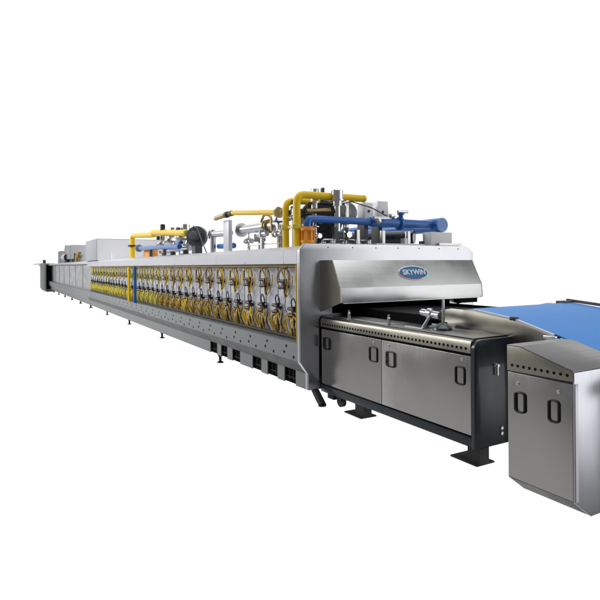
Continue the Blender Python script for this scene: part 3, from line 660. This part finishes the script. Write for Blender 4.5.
# deck inside, wire mesh band and side guides
MB().box(XS0, XS1-.01, 3.461, 5.1, .90, .925).build('deck', M['darkpaint'], st)
b = MB(); b.box(-5.0, -3.55, 3.56, 4.74, .985, .997)
for k in range(58): b.cyl((-5.0+k*.025, 3.56, 1.0), (-5.0+k*.025, 4.74, 1.0), .004, 4)
b.build('wire_mesh_band', M['cast'], st)
MB().cyl((-3.52, 3.54, .95), (-3.52, 4.76, .95), .05, 18).build('end_roller', M['steel'], st)
MB().box(-5.0, -3.75, 3.47, 3.50, .925, 1.03).build('side_guide', M['void'], st)
MB().box(-5.0, -3.75, 4.80, 4.83, .925, 1.03).build('side_guide', M['void'], st)
MB().box(-4.9, -3.9, 3.18, 3.42, .948, .952).build('drip_tray', M['steel'], st)
for (xx, yy) in ((-4.56, 3.16), (-3.92, 3.16)):
    m = MB(); m.lathe((xx, yy, .94), (0, 0, 1), [(0, .028), (.012, .028), (.012, .017), (.07, .017), (.075, .012), (.10, .012)], 14); m.build('guide_pin', M['chrome'], st)
# take-up screw with bracket
m = MB(); m.cyl((-3.40, 3.33, .96), (-3.40, 3.33, 1.20), .012, 10)
for z in (1.0, 1.05, 1.1): m.cyl((-3.40, 3.33, z), (-3.40, 3.33, z+.012), .018, 6)
m.build('adjusting_screw', M['chrome'], st)
m = MB(); m.lathe((-3.38, 3.3, .945), (0, 0, 1), [(0, .085), (.02, .08), (.045, .05), (.06, .02)], 20); m.build('rubber_foot', M['darkpaint'], st)
m = MB(); m.cyl((-3.66, 3.33, 1.075), (-3.44, 3.33, 1.06), .032, 14); m.cyl((-3.58, 3.33, 1.073), (-3.53, 3.33, 1.068), .045, 14); m.cyl((-3.52, 3.3, 1.06), (-3.56, 3.24, .945), .013, 8); m.box(-3.50, -3.36, 3.29, 3.30, .975, .99); m.build('take_up_bracket', M['chrome'], st)
m = MB(); m.box(-3.75, -3.52, 3.20, 3.42, .948, .955); m.build('white_glint_plate', M['whitesteel'], st)  # bright plate put in for white reflections on the station top

# ================================================================== BELT CONVEYOR
bc = thing('belt_conveyor', 'inclined conveyor with a wide bright blue belt leading down away from the oven mouth', 'conveyor', (-2.5, 4.15, .9))
YN, YFAR = 3.50, 4.80
path = [(-3.23, 1.128), (-3.20, 1.128), (-2.80, 1.082), (-2.42, .985), (-2.13, .903), (-1.55, .74)]
def ribbon(y0, y1, off0, off1, pts):
    up_ = [(x, z+off1) for x, z in pts]; dn = [(x, z+off0) for x, z in pts[::-1]]
    return up_+dn
MB().prism(ribbon(0, 0, -.010, .0, path), YN, YFAR, 'y').build('belt', M['belt'], bc)
MB().cyl((-3.235, YN, 1.092), (-3.235, YFAR, 1.092), .034, 18).build('nose_roller', M['belt'], bc)
sidep = [(-3.56, 1.09), (-3.45, 1.115), (-3.20, 1.112), (-2.80, 1.066), (-2.42, .969), (-2.42, .90), (-2.55, .90), (-2.80, .925), (-3.46, .985), (-3.56, 1.0)]
MB().prism(sidep, YN-.035, YN-.012, 'y', .002).build('side_plate', M['olivesteel'], bc)
MB().prism(sidep, YFAR+.012, YFAR+.035, 'y', .002).build('side_plate', M['olivesteel'], bc)
for y, nm in ((YN-.030, 0), (YFAR+.002, 1)):
    b = MB(); b.prism([(-3.28, 1.118), (-3.20, 1.128), (-2.80, 1.083), (-2.46, .995), (-2.46, .975), (-2.80, 1.063), (-3.20, 1.108), (-3.28, 1.10)], y, y+.026, 'y'); b.build('edge_rail', M['pale'], bc)
    b = MB(); b.prism([(-2.40, .975), (-1.55, .735), (-1.55, .66), (-2.40, .90)], y-.006*(1-nm), y+.02, 'y', .002); b.build('edge_rail', M['whitesteel'], bc)
MB().prism([(-3.28, 1.10), (-2.80, 1.055), (-2.42, .955), (-1.55, .70), (-1.55, .64), (-2.42, .88), (-2.80, .99), (-3.28, 1.03)], YN+.03, YFAR-.03, 'y').build('belt_bed', M['cast'], bc)
b = MB()
for (xx, zz) in ((-2.80, 1.085),): b.box(xx-.03, xx+.02, YN-.036, YN+.01, zz-.02, zz+.008, .003)
b.build('belt_clamp', M['black'], bc)
b = MB(); b.box(-3.30, -3.2, YFAR-.10, YFAR+.03, 1.10, 1.145, .003); b.prism([(-3.28, 1.16), (-2.4, 1.085), (-2.4, 1.06), (-3.28, 1.135)], YFAR+.03, YFAR+.07, 'y'); b.build('far_rail', M['greyframe'], bc)
MB().box(-2.52, -2.42, YN-.06, YN-.0355, .935, .985, .004).build('joint_bracket', M['chrome'], bc)
for xx in (-2.7, -1.7):
    for yy in (YN+.08, YFAR-.12):
        MB().box(xx, xx+.06, yy, yy+.06, 0, .70 if xx > -2 else .92).build('leg', M['greyframe'], bc)

# ================================================================== DRIVE HOUSING (nearest box)
YD = 2.92; XL, XR = -2.403, -1.94
dh = thing('drive_housing', 'nearest stainless drive housing with sloped top, two black handles and a row of round holes', 'machine housing', (-2.17, 3.2, 0))
prof = [(XL, .108), (XL, .972), (-2.30, .974), (XR, .876), (XR, .108)]
MB().prism([(XL+.001, .10), (XL+.001, .966), (-2.30, .966), (XR-.012, .868), (XR-.012, .10)], YD+.02, 3.46, 'y').build('body', M['cast'], dh)
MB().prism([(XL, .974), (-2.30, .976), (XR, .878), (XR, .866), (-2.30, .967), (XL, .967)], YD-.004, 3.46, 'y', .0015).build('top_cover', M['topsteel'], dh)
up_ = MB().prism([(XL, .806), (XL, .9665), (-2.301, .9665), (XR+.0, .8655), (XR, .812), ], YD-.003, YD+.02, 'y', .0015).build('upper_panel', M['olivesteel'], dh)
s = MB()
for k in range(10): s.cyl((-2.364+k*.043, YD-.0045, .845), (-2.364+k*.043, YD+.006, .845), .0095, 14)
s.build('vent_holes', M['void'], up_)
dd = MB().box(XL+.002, XR-.006, YD, YD+.018, .112, .797, .003).build('door', M['doorsteel'], dh)
handle(dd, -2.305, .615, YD, .085, .118, .0085, .036); handle(dd, -2.065, .615, YD, .08, .122, .0085, .036)
latch(dd, -2.325, .732, YD); latch(dd, -2.035, .737, YD)
# end sheet with folded edge and a chamfered foot
MB().prism([(YD+.0, .108), (YD, .865), (3.46, .866), (3.46, -.002), (3.071, -.002)], XR-.0035, XR+.006, 'x', .0015).build('end_sheet', M['endsteel'], dh)
MB().box(XR+.0065, XR+.010, YD+.004, YD+.03, .112, .80).build('folded_edge', M['whitesteel'], dh)
MB().prism([(YD+.003, .108), (3.07, .0), (3.46, .0), (3.46, .099), (YD+.003, .109)], XL+.0, XR-.004, 'x').build('under_tray', M['greyframe'], dh)
